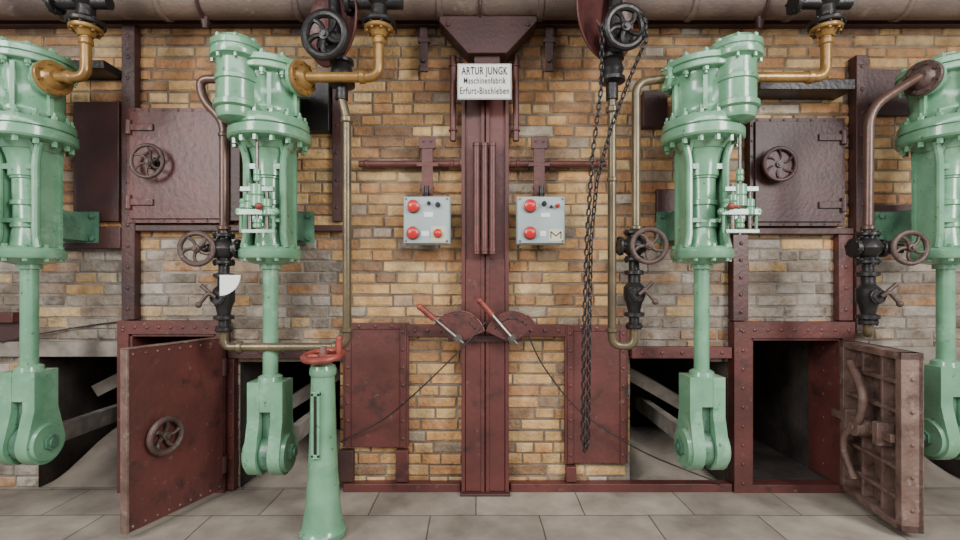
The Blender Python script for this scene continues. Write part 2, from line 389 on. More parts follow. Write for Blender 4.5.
b.box(W(474,0,-.1).x,W(500,0,-.1).x,-.12,0,W(0,96,-.1).z,W(0,57,-.1).z)
part("gusset_bracket",b,REDD,bevel=.004,label="dark red tapered gusset bracket at column head",cat="bracket")
for x in (424,549):
    b=B(); a=W(x-4,72,-.05); c=W(x+4,28,-.05)
    b.box(a.x,c.x,-.06,-.045,a.z,c.z); b.box(a.x-.01,c.x+.01,-.065,-.04,a.z+.14,a.z+.16); b.cyl((a.x+.018,-.075,a.z+.05),(a.x+.018,-.0,a.z+.05),.010)
    part("drop_hanger",b,REDD,bevel=.002,label="narrow dark red hanger strap below the girder",cat="bracket",group="drop hangers")

# sign
T=thing("enamel_sign",W(485,99,-.17),"white enamel maker's sign with black lettering","sign")
b=B(); a=W(457.5,99.5,-.17); c=W(511.5,63.5,-.17); b.box(a.x,c.x,-.172,-.165,a.z,c.z); SP=part("sign_plate",b,WHITE,T,bevel=.003)
b=B(); t=.0014
for (x0,x1,z0,z1) in ((a.x+.003,c.x-.003,c.z-.003-t,c.z-.003),(a.x+.003,c.x-.003,a.z+.003,a.z+.003+t),(a.x+.003,a.x+.003+t,a.z+.003,c.z-.003),(c.x-.003-t,c.x-.003,a.z+.003,c.z-.003)):
    b.box(x0,x1,-.1730,-.1715,z0,z1)
part("sign_border",b,BLACK,SP)
b=B(); b.box(-.01,.05,-.166,-.118,a.z+.03,c.z-.03); part("sign_bracket",b,REDD,T)
def text(s,px,py,y,size,m,parent,width=None,bold=.0,name="lettering",sp=1.0):
    cu=bpy.data.curves.new("t",'FONT'); cu.body=s; cu.size=size; cu.align_x='CENTER'; cu.align_y='CENTER'; cu.extrude=.0006; cu.offset=bold; cu.space_character=sp
    o=bpy.data.objects.new("t",cu); COL.objects.link(o)
    dg=bpy.context.evaluated_depsgraph_get(); me=bpy.data.meshes.new_from_object(o.evaluated_get(dg))
    bpy.data.objects.remove(o)
    xs=[v.co.x for v in me.vertices]; w=max(xs)-min(xs)
    k=(width/w) if width else 1
    loc=W(px,py,y)
    me.transform(Matrix.Translation(loc-WL[parent.name]) @ Matrix.Rotation(math.pi/2,4,'X') @ Matrix.Diagonal((k,1,1,1)))
    me.materials.clear(); me.materials.append(m)
    ob=bpy.data.objects.new(name,me); COL.objects.link(ob); ob.parent=parent; WL[ob.name]=loc
    return ob
text("ARTUR JUNGK",484.5,71.2,-.1732,.050,BLACK,SP,S(46,-.17),.0008,sp=1.12)
text("Maschinenfabrik",484.5,80.8,-.1732,.042,BLACK,SP,S(42,-.17),.0003,sp=1.14)
text("Erfurt-Bischleben",484.5,91,-.1732,.044,BLACK,SP,S(49,-.17),.0004,sp=1.14)

# ---------------------------------------------------------------- control boxes
def control_box(x0,x1,lamps,knobs,labels,label):
    y=-.16; a=W(x0,244,y); c=W(x1,196,y)
    T=thing("control_box",((a.x+c.x)/2,-.12,a.z),label,"control box","grey control boxes")
    b=B(); b.box(a.x,c.x,y+.012,-.088,a.z,c.z); part("box_body",b,GREY,T,bevel=.005)
    b=B(); b.box(a.x+.004,c.x-.004,y,y+.012,a.z+.004,c.z-.004)
    LID=part("box_lid",b,GREY,T,bevel=.003)
    for xx in (a.x+.014,c.x-.014):
        for zz in (a.z+.014,c.z-.014):
            b=B(); b.cyl((xx,y-.003,zz),(xx,y+.001,zz),.005,seg=10); part("screw",b,STEEL,LID)
    for lx,ly,r in lamps:
        w=W(lx,ly,y); bz=B(); bz.lathe([(r*1.15,0),(r*1.15,.006),(r*.95,.008)],w,(0,-1,0),24); part("button_bezel",bz,STEEL,LID)
        b=B(); b.lathe([(r,.006),(r,.018),(r*.9,.024),(r*.55,.029),(r*.1,.031)],w,(0,-1,0),24); part("red_push_button",b,LAMP,LID)
    for lx,ly,r in knobs:
        w=W(lx,ly,y); b=B(); b.lathe([(r,0),(r,.012),(r*.8,.014)],w,(0,-1,0),20); b.cb(w+Vector((0,-.018,0)),(r*.5,.012,r*1.9)); part("rotary_switch",b,BLACK,LID,bevel=.001)
    for (lx0,lx1,ly0,ly1,m) in labels:
        p=W(lx0,ly1,y); q=W(lx1,ly0,y); b=B(); b.box(p.x,q.x,y-.002,y+.001,p.z,q.z); part("label_plate",b,m,LID)
    b=B(); b.cyl(W((x0+x1)/2,198,-.12),W((x0+x1)/2,186,-.12),.012); b.flange(W((x0+x1)/2,194,-.12),(0,0,1),.017,.012,0,seg=6); part("cable_gland",b,IRON,T)
    return T,LID
control_box(403,450,[(413.5,206.5,.028),(413,233,.028),(438,233.5,.019)],[(429,203.5,.009),(438,205,.012)],[(424,433,212,217,WHITE),(421,429,231,236,WHITE),(431,446,226.5,241,CREAM)],"grey steel control box with red buttons and cream emergency plate")
T,LID=control_box(517,565.5,[(530,206,.028),(530,233,.028),(557.5,206,.009)],[(544,204,.012),(551,207,.007)],[(541,550,213,217,WHITE),(540,546,231,236,WHITE),(549,563,229,241,CREAM)],"grey steel control box with red buttons and white motor plate")
b=B(); zp=[W(x,y_,-.163) for x,y_ in ((551,238.5),(551,231.5),(556,236),(561,231.5),(561,238.5))]
b.tube(zp,.0022,0,8); part("zigzag_symbol",b,BLACK,LID)

# ---------------------------------------------------------------- hatches & plates
def hatch(x0,x1,y0,y1,wx,wy,label,wm,hinge,filled=False,pm=RED):
    a=W(x0,y1,-.05); c=W(x1,y0,-.05)
    T=thing("furnace_hatch",((a.x+c.x)/2,-.05,a.z),label,"hatch","upper furnace hatches")
    b=B(); b.box(a.x,c.x,-.05,0,a.z,c.z); b.box(a.x+.02,c.x-.02,-.062,-.05,a.z+.02,c.z-.02)
    for k in range(7):
        t=(k+.5)/7
        for zz in (a.z+.01,c.z-.01): b.ball((a.x+(c.x-a.x)*t,-.05,zz),.007,(1,.6,1),8)
        for xx in (a.x+.01,c.x-.01): b.ball((xx,-.05,a.z+(c.z-a.z)*t),.007,(1,.6,1),8)
    part("hatch_leaf",b,pm,T,bevel=.003)
    for zz in (a.z+.1,c.z-.1):
        h = (a.x+.02) if hinge<0 else (c.x-.02)
        b=B(); b.cyl((h,-.068,zz-.035),(h,-.068,zz+.035),.014); b.box(min(h,h-hinge*.12),max(h,h-hinge*.12),-.072,-.06,zz-.016,zz+.016); part("hinge",b,pm,T,bevel=.002)
    w=W(wx,wy,-.11)
    b=B(); b.cyl(w,(w.x,-.06,w.z),.014); b.flange((w.x,-.066,w.z),(0,-1,0),.03,.012,6,bs=.004); part("spindle",b,IRON,T)
    wheel(T,w,(0,-1,0),S(18,-.11),wm,spokes=6)
    if filled:
        b=B(); b.cyl((w.x,-.1,w.z),(w.x,-.095,w.z),S(16,-.1)); part("wheel_disc",b,REDD,T)
hatch(127,229,108,223,147,161,"dark red riveted furnace hatch with rusty handwheel",WHEELRUST,-1)
hatch(750,845,118,226,780,164,"dark red riveted furnace hatch with dark handwheel",REDD,1,True,REDD)
def rplate(x0,x1,y0,y1,label,nx,nz):
    a=W(x0,y1,-.03); c=W(x1,y0,-.03); b=B(); b.box(a.x,c.x,-.032,.003,a.z,c.z)
    b.box(a.x+.012,a.x+.04,-.04,-.032,a.z,c.z); b.box(c.x-.04,c.x-.012,-.04,-.032,a.z,c.z); b.box(a.x+.04,c.x-.04,-.038,-.032,c.z-.03,c.z)
    for k in range(nz):
        t=(k+.5)/nz
        for xx in (a.x+.026,c.x-.026): b.ball((xx,-.04,a.z+(c.z-a.z)*t),.009,(1,.6,1),10)
    for k in range(nx):
        b.ball((a.x+(c.x-a.x)*(k+1)/(nx+1),-.038,c.z-.016),.009,(1,.6,1),10)
    part("riveted_plate",b,RED,bevel=.002,label=label,cat="steel plate")
rplate(343,408.5,323,447,"dark red riveted steel plate on the brick pier",3,7)
rplate(565,628,325,463,"dark red riveted steel plate beside the chain",3,8)

# ---------------------------------------------------------------- lower furnace frames and doors
def frame(x0,x1,y0,y1,ix0,ix1,iy0,iy1,label):
    a=W(x0,y1,0);c=W(x1,y0,0);p=W(ix0,iy1,0);q=W(ix1,iy0,0); a.z=max(a.z,0.0);p.z=max(p.z,.02)
    b=B(); b.box(a.x,c.x,-.06,.003,q.z,c.z); b.box(a.x,p.x,-.06,.003,a.z,q.z); b.box(q.x,c.x,-.06,.003,a.z,q.z); b.box(p.x,q.x,-.06,.003,a.z,p.z)
    t=.012
    b.box(p.x-.001,p.x+t,-.05,.17,p.z,q.z); b.box(q.x-t,q.x+.001,-.05,.17,p.z,q.z); b.box(p.x,q.x,-.05,.17,q.z-t,q.z)
    for k in range(6):
        zz=p.z+(q.z-p.z)*(k+.5)/6
        b.ball((q.x-t,.06,zz),.009,(.6,1,1),10)
    n=9
    for k in range(n):
        zz=a.z+(c.z-a.z)*(k+.5)/n
        b.ball(((a.x+p.x)/2,-.06,zz),.009,(1,.6,1),10); b.ball(((q.x+c.x)/2,-.06,zz),.009,(1,.6,1),10)
        b.ball((a.x+(c.x-a.x)*(k+.5)/n,-.06,(q.z+c.z)/2),.009,(1,.6,1),10)
    return part("furnace_door_frame",b,RED,bevel=.003,label=label,cat="door frame")
frame(126,231,320,489,137,222,333,481,"dark red riveted furnace door frame in the brick wall")
frame(728,846,321,491,745,834,337,480,"dark red riveted frame around the open black furnace mouth")
def doorframe_mat(hx,hy,fx,fy):
    u=Vector((fx-hx,fy-hy,0)); Wd=u.length; u.normalize(); v=Vector((0,0,1)).cross(u)
    M=Matrix(((u.x,v.x,0,hx),(u.y,v.y,0,hy),(0,0,1,0),(0,0,0,1))); return M,Wd
M,Wd=doorframe_mat(-1.262,-.085,-1.415,-.50)
T=thing("furnace_door",(-1.262,-.085,0.02),"dark red steel furnace door standing open with rusty handwheel","furnace door","open furnace doors")
z0,z1=.035,.76
b=B(M); b.box(0,Wd,-.0,.03,z0,z1); part("door_leaf",b,RED,T,bevel=.003,label="smooth dark red door plate")
b=B(M)
for k in range(9):
    b.ball((.02+(Wd-.04)*k/8,.03,z1-.02),.006,(1,1,1),8); b.ball((.02+(Wd-.04)*k/8,.03,z0+.02),.006,(1,1,1),8)
b.box(-.004,Wd+.004,-.006,.0,z0-.004,z1+.004); b.box(Wd-.004,Wd+.006,-.006,.034,z0,z1); b.box(-.0,Wd,-.006,.034,z1,z1+.006)
part("edge_band",b,RUST,T,bevel=.002)
for zz in (.15,.62):
    b=B(M); b.cyl((-.01,.02,zz-.04),(-.01,.02,zz+.04),.017); part("hinge",b,REDD,T)
c=M@Vector((Wd*.69,.06,.385)); ax=(M.to_3x3()@Vector((0,1,0)))
b=B(); b.cyl(M@Vector((Wd*.69,.03,.385)),c,.013); part("spindle",b,IRON,T)
wheel(T,c,ax,.082,WHEELRUST,r=.013,spokes=5,dish=.01)
M,Wd=doorframe_mat(1.80,-.085,1.735,-.50)
T=thing("furnace_door",(1.80,-.085,0.02),"rusty furnace door standing open showing panelled inner side","furnace door","open furnace doors")
z0,z1=.03,.745
def mb(b,u0,u1,v0,v1,w0,w1): b.box(u0,u1,min(-v0,-v1),max(-v0,-v1),w0,w1)
b=B(M); mb(b,0,Wd,-.02,.0,z0,z1); part("door_leaf",b,RUST,T,bevel=.003,label="rusty back plate")
b=B(M)
for (u0,u1,w0,w1) in ((0,.03,z0,z1),(Wd-.035,Wd,z0,z1),(0,Wd,z0,z0+.03),(0,Wd,z1-.03,z1)): mb(b,u0,u1,-.021,.06,w0,w1)
for k in range(5):
    zz=z0+.09+k*.13
    b.ball((Wd,-.02,zz),.009,(1,1,1),8)
part("rim_frame",b,RUST,T,bevel=.004)
b=B(M)
for zz in (.15,.27,.385,.50,.62): mb(b,.03,Wd-.035,0,.05,zz-.008,zz+.008)
for uu in (.14,.27): mb(b,uu,uu+.014,0,.045,z0+.03,z1-.03)
part("rib_frame",b,RUST,T,bevel=.002)
b=B(M)
mb(b,-.03,Wd-.03,.062,.08,.375,.41); mb(b,.08,.115,.03,.095,.345,.44); mb(b,.3,.335,.03,.095,.345,.44)
b.cyl((.21,-.06,.39),(.21,-.12,.39),.042); b.cyl((.21,-.12,.39),(.21,-.13,.39),.02,seg=6)
part("latch_bar",b,RUST,T,bevel=.003,label="rusty latch bar with round boss")
b=B(M); b.tube([(.21,-.11,.39),(.27,-.12,.45),(.29,-.12,.54),(.22,-.11,.62),(.14,-.09,.66)],.017,.08); part("lock_arm",b,RUST,T,label="curved rusty locking handle")
b=B(M); b.tube([(.21,-.11,.39),(.13,-.11,.33),(.11,-.10,.24),(.17,-.09,.14)],.015,.07); part("lock_arm",b,RUST,T,label="curved rusty locking arm")
for zz in (.15,.62):
    b=B(M); b.cyl((-.012,.0,zz-.045),(-.012,.0,zz+.045),.018); mb(b,-.02,.10,-.028,-.018,zz-.02,zz+.02)
    part("hinge",b,RUST,T,bevel=.002)

# ---------------------------------------------------------------- presses
def press(rodpx, aux, port, label, topy, fo, auxtop=27):
    cx=(rodpx-480)*2.1/480; cy=-.30
    def z(py): return CZ-(py-HZ)*2.1/480
    def u(py): return CZ-(py-6-HZ)*1.95/480
    T=thing("hydraulic_press",(cx,cy,z(474+fo)),label,"hydraulic press","green hydraulic presses")
    tz=CZ-(topy-HZ)*1.95/480
    b=B()
    b.lathe([(.118,u(117)),(.130,u(112)),(.130,u(106)),(.122,u(103)),(.122,tz-.13),(.134,tz-.11),(.134,tz-.09),(.12,tz-.06)],(cx,cy,0),(0,0,1),40)
    b.lathe([(.14,tz-.10),(.165,tz-.097),(.168,tz-.093),(.168,tz-.078),(.16,tz-.074),(.16,tz-.07),(.170,tz-.066),(.170,tz-.044),(.163,tz-.04),(.13,tz-.036),(.12,tz-.018),(.07,tz-.008),(.05,tz-.006),(.05,tz+.01),(.03,tz+.014)],(cx,cy,0),(0,0,1),44)
    for k in range(12):
        a=2*math.pi*k/12+.2
        q=(cx+.148*math.cos(a),cy+.148*math.sin(a))
        b.cyl((*q,tz-.125),(*q,tz-.022),.008,seg=6); b.cyl((*q,tz-.115),(*q,tz-.096),.013,seg=6); b.cyl((*q,tz-.042),(*q,tz-.028),.013,seg=6)
    for a in (-1.9,-1.2,-.3,3.4):
        Mx=Matrix.Translation((cx,cy,0))@Matrix.Rotation(a,4,'Z')
        b.box(.11,.142,-.008,.008,u(113),tz-.11,Mx)
    UC=part("upper_cylinder",b,GREEN,T)
    ax_,ay_=cx+aux*.086,cy-.115
    def v(py): return CZ-(py-HZ)*1.90/480
    t=v(auxtop)
    b=B()
    b.lathe([(.05,v(116)),(.074,v(113)),(.080,v(108)),(.080,t-.10),(.088,t-.094),(.102,t-.090),(.104,t-.086),(.104,t-.066),(.098,t-.062),(.098,t-.056),(.104,t-.052),(.104,t-.030),(.098,t-.026),(.085,t-.024),(.078,t-.008),(.04,t-.002),(.03,t+.006),(.015,t+.01)],(ax_,ay_,0),(0,0,1),36)
    b.lathe([(.080,v(104)),(.092,v(102)),(.092,v(97)),(.080,v(95))],(ax_,ay_,0),(0,0,1),32)
    b.lathe([(.080,v(76)),(.086,v(75)),(.086,v(71)),(.080,v(70))],(ax_,ay_,0),(0,0,1),32)
    for k in range(8):
        a=2*math.pi*(k+.5)/8; q=(ax_+.091*math.cos(a),ay_+.091*math.sin(a))
        b.cyl((*q,t-.106),(*q,t-.014),.008,seg=6); b.cyl((*q,t-.028),(*q,t-.018),.012,seg=6)
    b.lathe([(.05,v(112)),(.062,v(104)),(.062,v(72)),(.05,v(66))],(cx+aux*.03,cy-.075,0),(0,0,1),28)
    part("auxiliary_cylinder",b,GREEN,T)
    b=B(); pd=Vector((port*.92,-.38,0)).normalized()
    p0=Vector((cx,cy,z(85))); b.cyl(p0+pd*.09,p0+pd*.150,.055); b.flange(p0+pd*.158,pd,.072,.018,8,bs=.007)
    b.cyl(Vector((cx,cy,z(82))),Vector((cx-port*.165,cy-.03,z(82))),.036); b.flange(Vector((cx-port*.168,cy-.03,z(82))),(1,0,0),.052,.02,6,bs=.007)
    part("port_boss",b,GREEN,UC)
    b=B(); b.flange(p0+pd*.178,pd,.072,.02,8,bs=.008); b.lathe([(.05,.187),(.042,.2),(.03,.21)],p0,pd,24)
    part("port_flange",b,BRASS if port>0 else WHEELRUST,T)
    b=B()
    b.lathe([(.14,u(116)),(.158,u(117)),(.163,u(119)),(.163,u(126)),(.155,u(127.2)),(.155,u(128)),(.170,u(129)),(.170,u(137)),(.163,u(139)),(.12,u(141)),(.095,u(148))],(cx,cy,0),(0,0,1),48)
    for k in range(14):
        a=2*math.pi*(k+.5)/14; q=(cx+.142*math.cos(a),cy+.142*math.sin(a))
        b.cyl((*q,u(117.5)),(*q,u(113)),.013,seg=6); b.cyl((*q,u(145)),(*q,u(139)),.012,seg=6); b.cyl((*q,u(115)),(*q,u(109)),.007,seg=8)
    part("main_flange",b,GREEN,T)
    # open yoke with curved waist
    b=B(); zt=u(141); zb=z(249)
    b.lathe([(.066,zb),(.058,zb+.08),(.054,zb+.09),(.058,zt-.15),(.070,zt-.14),(.072,zt-.08),(.080,zt-.05),(.098,zt-.01)],(cx,cy,0),(0,0,1),32)
    for sx in (-1,1):
        o=cx+sx*.078
        side=[(cy-.05,zb),(cy+.055,zb),(cy+.075,zt)]+[(cy-.045-.045*(1-math.sin(math.pi/2*k/6)),zt-.11*k/6) for k in range(7)]+[(cy-.045,zb+.06)]
        b.prismx(side,o-.008,o+.008)
        b.tube([(o+sx*.022,cy-.062,zt),(o,cy-.055,zt-.07),(o,cy-.055,(zt+zb)/2),(o,cy-.055,zb+.05),(o+sx*.012,cy-.058,zb)],.015,.06,10)
        b.box(o-.015,o+.015,cy+.048,cy+.062,zb,zt)
    b.box(cx-.07,cx+.07,cy+.02,cy+.06,zb,zt)
    for zz in (z(178),z(204),z(226)): b.lathe([(.054,zz-.014),(.064,zz-.009),(.064,zz+.009),(.054,zz+.014)],(cx,cy,0))
    b.box(cx-.085,cx+.085,cy-.062,cy+.06,z(224),z(220)); b.box(cx-.085,cx+.085,cy-.060,cy-.045,z(172),z(167))
    part("open_yoke",b,GREEN,T)
    b=B()
    b.lathe([(.10,z(247)),(.120,z(249)),(.128,z(251)),(.128,z(257)),(.122,z(259)),(.105,z(260)),(.085,z(263)),(.045,z(265))][::-1],(cx,cy,0),(0,0,1),40)
    for k in range(10):
        a=2*math.pi*(k+.5)/10; q=(cx+.110*math.cos(a),cy+.110*math.sin(a)); b.cyl((*q,z(262)),(*q,z(245.5)),.010,seg=6)
    part("lower_flange",b,GREEN,T)
    def f(py): return z(py+fo)
    b=B(); b.cyl((cx,cy,f(372)),(cx,cy,z(262)),.032); b.lathe([(.045,z(269)),(.045,z(263))],(cx,cy,0)); part("piston_rod",b,GREEN,T)
    zc_=f(446); r=.094
    b=B()
    b.lathe([(.055,f(375)),(.05,f(370)),(.034,f(368))],(cx,cy,0))
    a0=math.radians(158)
    arc=[(cy+r*math.cos(a0+(math.radians(382)-a0)*k/18), zc_+r*math.sin(a0+(math.radians(382)-a0)*k/18)) for k in range(19)]
    prof=[(cy-.058,f(374)),(cy-.058,f(412))]+arc+[(cy+.058,f(412)),(cy+.058,f(374))]
    b.prismx(prof,cx-.075,cx-.024); b.prismx(prof,cx+.024,cx+.075)
    b.box(cx-.0239,cx+.0239,cy-.056,cy+.056,f(403),f(374.5))
    for s0,s1 in ((-.089,-.075),(.075,.089)): b.lathe([(.078 if s0<0 else .084,0),(.084 if s0<0 else .078,s1-s0)],(cx+s0,cy,zc_),(1,0,0),32)
    FJ=part("fork_joint",b,GREEN,T)
    b=B(); b.cyl((cx-.112,cy,zc_),(cx+.112,cy,zc_),.020); b.cyl((cx-.104,cy,zc_),(cx-.089,cy,zc_),.036,seg=6); b.cyl((cx+.089,cy,zc_),(cx+.104,cy,zc_),.036,seg=6)
    part("hinge_pin",b,GREEND,FJ)
    b=B(); b.lathe([(.076,-.020),(.076,.020)],(cx,cy,zc_),(1,0,0),36); b.box(cx-.020,cx+.020,cy-.03,cy+.03,zc_,f(404)); part("centre_lug",b,GREEND,FJ)
    # control gear: slim rod above a compact cluster
    gx=cx+ (aux*.10 if abs(rodpx-270)>20 else .0); gy=cy-.125
    b=B()
    b.cyl((gx,gy,z(238)),(gx,gy,z(128)),.007,seg=12)
    b.cyl((gx-.03,gy,z(236)),(gx-.03,gy,z(190)),.008,seg=12); b.cyl((gx+.04,gy,z(236)),(gx+.04,gy,z(192)),.008,seg=12)
    part("control_rod",b,STEEL,T)
    b=B()
    for dx,t0,t1,rr in ((-.03,200,214,.020),(.04,204,220,.020),(0,190,212,.027),(0,222,232,.018),(-.058,204,213,.014),(0,176,188,.015)):
        b.lathe([(rr*.7,z(t1)),(rr,z(t1)+.005),(rr,z((t0+t1)/2)-.004),(rr*.8,z((t0+t1)/2)),(rr,z((t0+t1)/2)+.004),(rr,z(t0)-.005),(rr*.7,z(t0))],(gx+dx,gy,0),(0,0,1),16)
    b.box(gx-.065,gx+.07,gy-.012,gy+.012,z(197),z(193)); b.box(gx-.078,gx+.078,gy-.014,gy+.014,z(219),z(214)); b.box(gx-.06,gx+.075,gy-.01,gy+.01,z(236),z(233))
    b.box(gx-.025,gx+.025,gy,cy-.05,z(210),z(198)); b.box(gx-.02,gx+.02,gy,cy-.05,z(224),z(220))
    for dx in (-.075,.075): b.ball((gx+dx,gy,z(216)),.016); b.cyl((gx+dx*.9,gy,z(236)),(gx+dx*.9,gy,z(212)),.006,seg=8)
    CV=part("control_valve",b,GREEN,T)
    b=B(); b.ball((gx+(.02 if aux<0 else -.05),gy-.03,z(212)),.015); b.cyl((gx,gy-.01,z(212)),(gx+(.02 if aux<0 else -.05),gy-.03,z(212)),.006)
    part("red_knob",b,REDK,CV)
    b=B(); b.box(cx-.06,cx+.06,cy+.06,-.05,z(236),z(206))
    b.box(cx-.105,cx+.105,-.052,-.047,z(238),z(203))
    for sx in (-.08,.08):
        for pz in (z(233),z(208)): b.cyl((cx+sx,-.066,pz),(cx+sx,-.05,pz),.012,seg=6)
    part("wall_bracket",b,GREEND,T)
    b=B(); b.cb((cx,.14,zc_-.005),(.042,.80,.085))
    part("drive_lever",b,STONE,T,bevel=.004,label="dusty grey steel lever reaching into the ash opening")
    return cx,cy,z
P1=press(29.5,-1,1,"green enamelled press with bare brass supply pipe beside stone lintel",31,-4,29)
P2=press(270.5,-1,1,"green press with twin upper cylinders beside the red stand",43,6,29)
P3=press(701.5,1,1,"green press with twin upper cylinders beside the open furnace mouth",41,1,29)
P4=press(945.5,1,-1,"green press beside the rusty panelled furnace door",42,-9,40)

# ---------------------------------------------------------------- pipes
def pipe(pts,r,m,label,fil=.07,name="supply_pipe",cat="pipe",unions=(),group=None):
    b=B(); P=[W(*p) for p in pts]; b.tube(P,r,fil,16)
    for (px,py,y,ax,rr,t) in unions: b.flange(W(px,py,y),ax,rr,t,0,seg=24)
    return part(name,b,m,label=label,cat=cat,group=group)
Zx=(0,0,1); Xx=(1,0,0)
def port_pos(P,sgn,py=85,e=.20):
    cx,cy,z=P; d=Vector((sgn*.92,-.38,0)).normalized(); p=Vector((cx,cy,z(py)))+d*e; return p
def to_px(p): d=D0+p.y; return (480+p.x*F/d, HZ-(p.z-CZ)*F/d, p.y)
for P,xv,lab in ((P1,86,"ochre brass pipe bending down from overhead to the press"),(P2,379,"ochre brass pipe bending down beside the black handwheel"),(P3,826,"ochre brass pipe bending across behind the press")):
    pz=port_pos(P,1,85,.205); y=pz.y
    e_=W(xv,0,y)
    b=B(); b.tube([pz,Vector((pz.x+.03,y,pz.z)),Vector((e_.x,y,pz.z)),W(xv,29,y)],.021,.05,18)
    b.flange(W(xv,42,y),Zx,.027,.03,0); b.flange(Vector((e_.x-.07,y,pz.z)),Xx,.027,.03,0)
    b.flange(W(xv,29.5,y),Zx,.060,.018,8,bs=.007)
    b.lathe([(.026,0),(.045,.03)],W(xv,37,y),Zx,20)
    part("brass_pipe",b,BRASS,label=lab,cat="pipe",group="ochre brass pipes")
    T=thing("pipe_fitting",W(xv,24,y),"black cast iron flanged fitting under overhead pipe","pipe fitting","black pipe fittings")
    b=B(); w=W(xv,24,y); b.flange(w,Zx,.070,.02,8,bs=.007); b.lathe([(.05,.01),(.034,.03),(.034,.07),(.055,.09),(.055,.2)],w,Zx,24)
    part("fitting_body",b,IRON,T)
    b=B(); b.cyl(w+Vector((-.13,0,.09)),w+Vector((.10,0,.09)),.028); b.flange(w+Vector((-.13,0,.09)),Xx,.05,.02,6,bs=.006); part("side_branch",b,IRON,T)
yv=-.33
st=to_px(Vector((P2[0]-.18,-.33,P2[2](82))))
pipe([st,(199,st[1],yv),(203,100,yv),(224,122,yv),(224,236,yv)],.0185,BROWN,"brown painted pipe curving from press to valve",.05,unions=[(224,228,yv,Zx,.028,.02),(224,135,yv,Zx,.023,.02)])
st=to_px(Vector((P3[0]-.18,-.33,P3[2](82))))
pipe([st,(636,82,yv),(636,236,yv)],.0185,OLIVE,"tarnished olive pipe curving from press down to valve",.09,unions=[(636,228,yv,Zx,.028,.02)])
p4=port_pos(P4,-1,85,.205); st=to_px(p4)
y4=st[2]
pipe([st,(905,85,y4),(869,108,y4),(868,236,y4)],.0185,BROWN,"brown pipe curving from flange down to valve",.10,unions=[(868,228,y4,Zx,.028,.02)])
pipe([(224,330,yv),(224,347,yv),(347,347,yv),(347,118,yv),(342,100,yv)],.0185,OLIVE,"tarnished olive pipe running up from elbow to gate valve",.06,name="return_pipe",
     unions=[(240,347,yv,Xx,.026,.025),(335,347,yv,Xx,.026,.02),(347,330,yv,Zx,.026,.02),(347,120,yv,Zx,.026,.03)])
pipe([(634,328,yv),(634,346,yv),(612,346,yv),(612,100,yv)],.0185,OLIVE,"tarnished olive pipe with U-bend below the valve",.05,name="return_pipe",
     unions=[(612,330,yv,Zx,.026,.02),(612,180,yv,Zx,.024,.02),(612,110,yv,Zx,.027,.03)])
pipe([(868,320,y4),(868,333,y4),(868,333,-.02)],.0185,OLIVE,"tarnished pipe elbow turning into the wall below valve",.05,name="return_pipe")
def valve(px,py,y,wx,wy,wr,ax,label,wm,low=75,sgn=1):
    c=W(px,py,y); T=thing("stop_valve",W(px,py+low,y),label,"valve","black stop valves")
    b=B()
    b.flange(c+Vector((0,0,.058)),Zx,.044,.016,6,bs=.006); b.flange(c+Vector((0,0,-.058)),Zx,.044,.016,6,bs=.006)
    b.lathe([(.026,-.055),(.028,-.04),(.045,-.022),(.052,0),(.045,.022),(.028,.04),(.026,.055)],c,Zx,24)
    b.cyl(c+Vector((sgn*.055,0,0)),c+Vector((-sgn*.06,0,0)),.03); b.flange(c+Vector((-sgn*.06,0,0)),Xx,.042,.014,6,bs=.005)
    w=W(wx,wy,y-.05)
    d=(Vector((w.x,y-.01,w.z))-c)
    b.cyl(c,c+d*.75,.026); b.flange(c+d*.45,d,.038,.016,6,bs=.005)
    b.cyl(c+d*.75,Vector((w.x,w.y+.02,w.z)),.02)
    part("valve_body",b,IRON,T)
    b=B(); b.cyl(Vector((w.x,y,w.z)),w,.009); part("spindle",b,STEEL,T)
    wheel(T,w+Vector((0,-.01,0)),ax,S(wr,y-.05),wm,spokes=5,r=S(wr,y)*.14,dish=-.0)
    c2=W(px,py+48,y)
    b=B(); b.cyl(c+Vector((0,0,-.06)),c2,.022); b.lathe([(.022,-.10),(.042,-.095),(.042,-.08),(.026,-.075),(.034,-.04),(.044,-.02),(.044,.03),(.026,.05),(.026,.08),(.042,.085),(.042,.1),(.02,.105)],c2,Zx,20)
    b.cyl(c2+Vector((0,-.06,0)),c2+Vector((0,.05,0)),.024); b.flange(c2+Vector((0,-.05,0)),(0,1,0),.032,.012,4,bs=.004)
    b.cyl(c2+Vector((0,0,-.10)),W(px,py+low+2,y),.022); b.flange(W(px,py+low,y),Zx,.036,.018,6,bs=.005)
    part("cock_body",b,IRON,T)
    b=B(); h=c2+Vector((0,-.07,0)); b.tube([h,h+Vector((sgn*.02,-.01,.02)),h+Vector((sgn*.06,-.015,-.03))],.008,.02,10); b.ball(h+Vector((sgn*.06,-.015,-.03)),.013); b.tube([h,h+Vector((sgn*.055,-.005,.05))],.008)
    part("cock_lever",b,WHEELRUST,T)
valve(224,249,yv,198,249,18,(.15,-1,0),"black stop valve with dark handwheel on brown pipe",WHEELRUST,80,-1)
valve(634,246,yv,648,246,19,(-.1,-1,0),"black stop valve with grey handwheel on olive pipe",WHEELRUST,80,1)
valve(868,248,y4,908,248,18,(-.1,-1,0),"black stop valve with rusty handwheel beside the press",WHEELRUST,74,1)
b=B(); c=W(220,275,-.42); rr_=.085
pts=[(c.x+rr_*math.sin(a), c.z-rr_*math.cos(a)) for a in [math.radians(0+ 9*k) for k in range(11)]]+[(c.x,c.z)]
b.prism(pts,-.422,-.419); b.cyl((c.x+.005,-.42,c.z-.01),(c.x+.005,-.36,c.z-.01),.004,seg=8)
part("card_tag",b,WHITE,label="white fan-shaped card tag hanging on the valve",cat="tag")

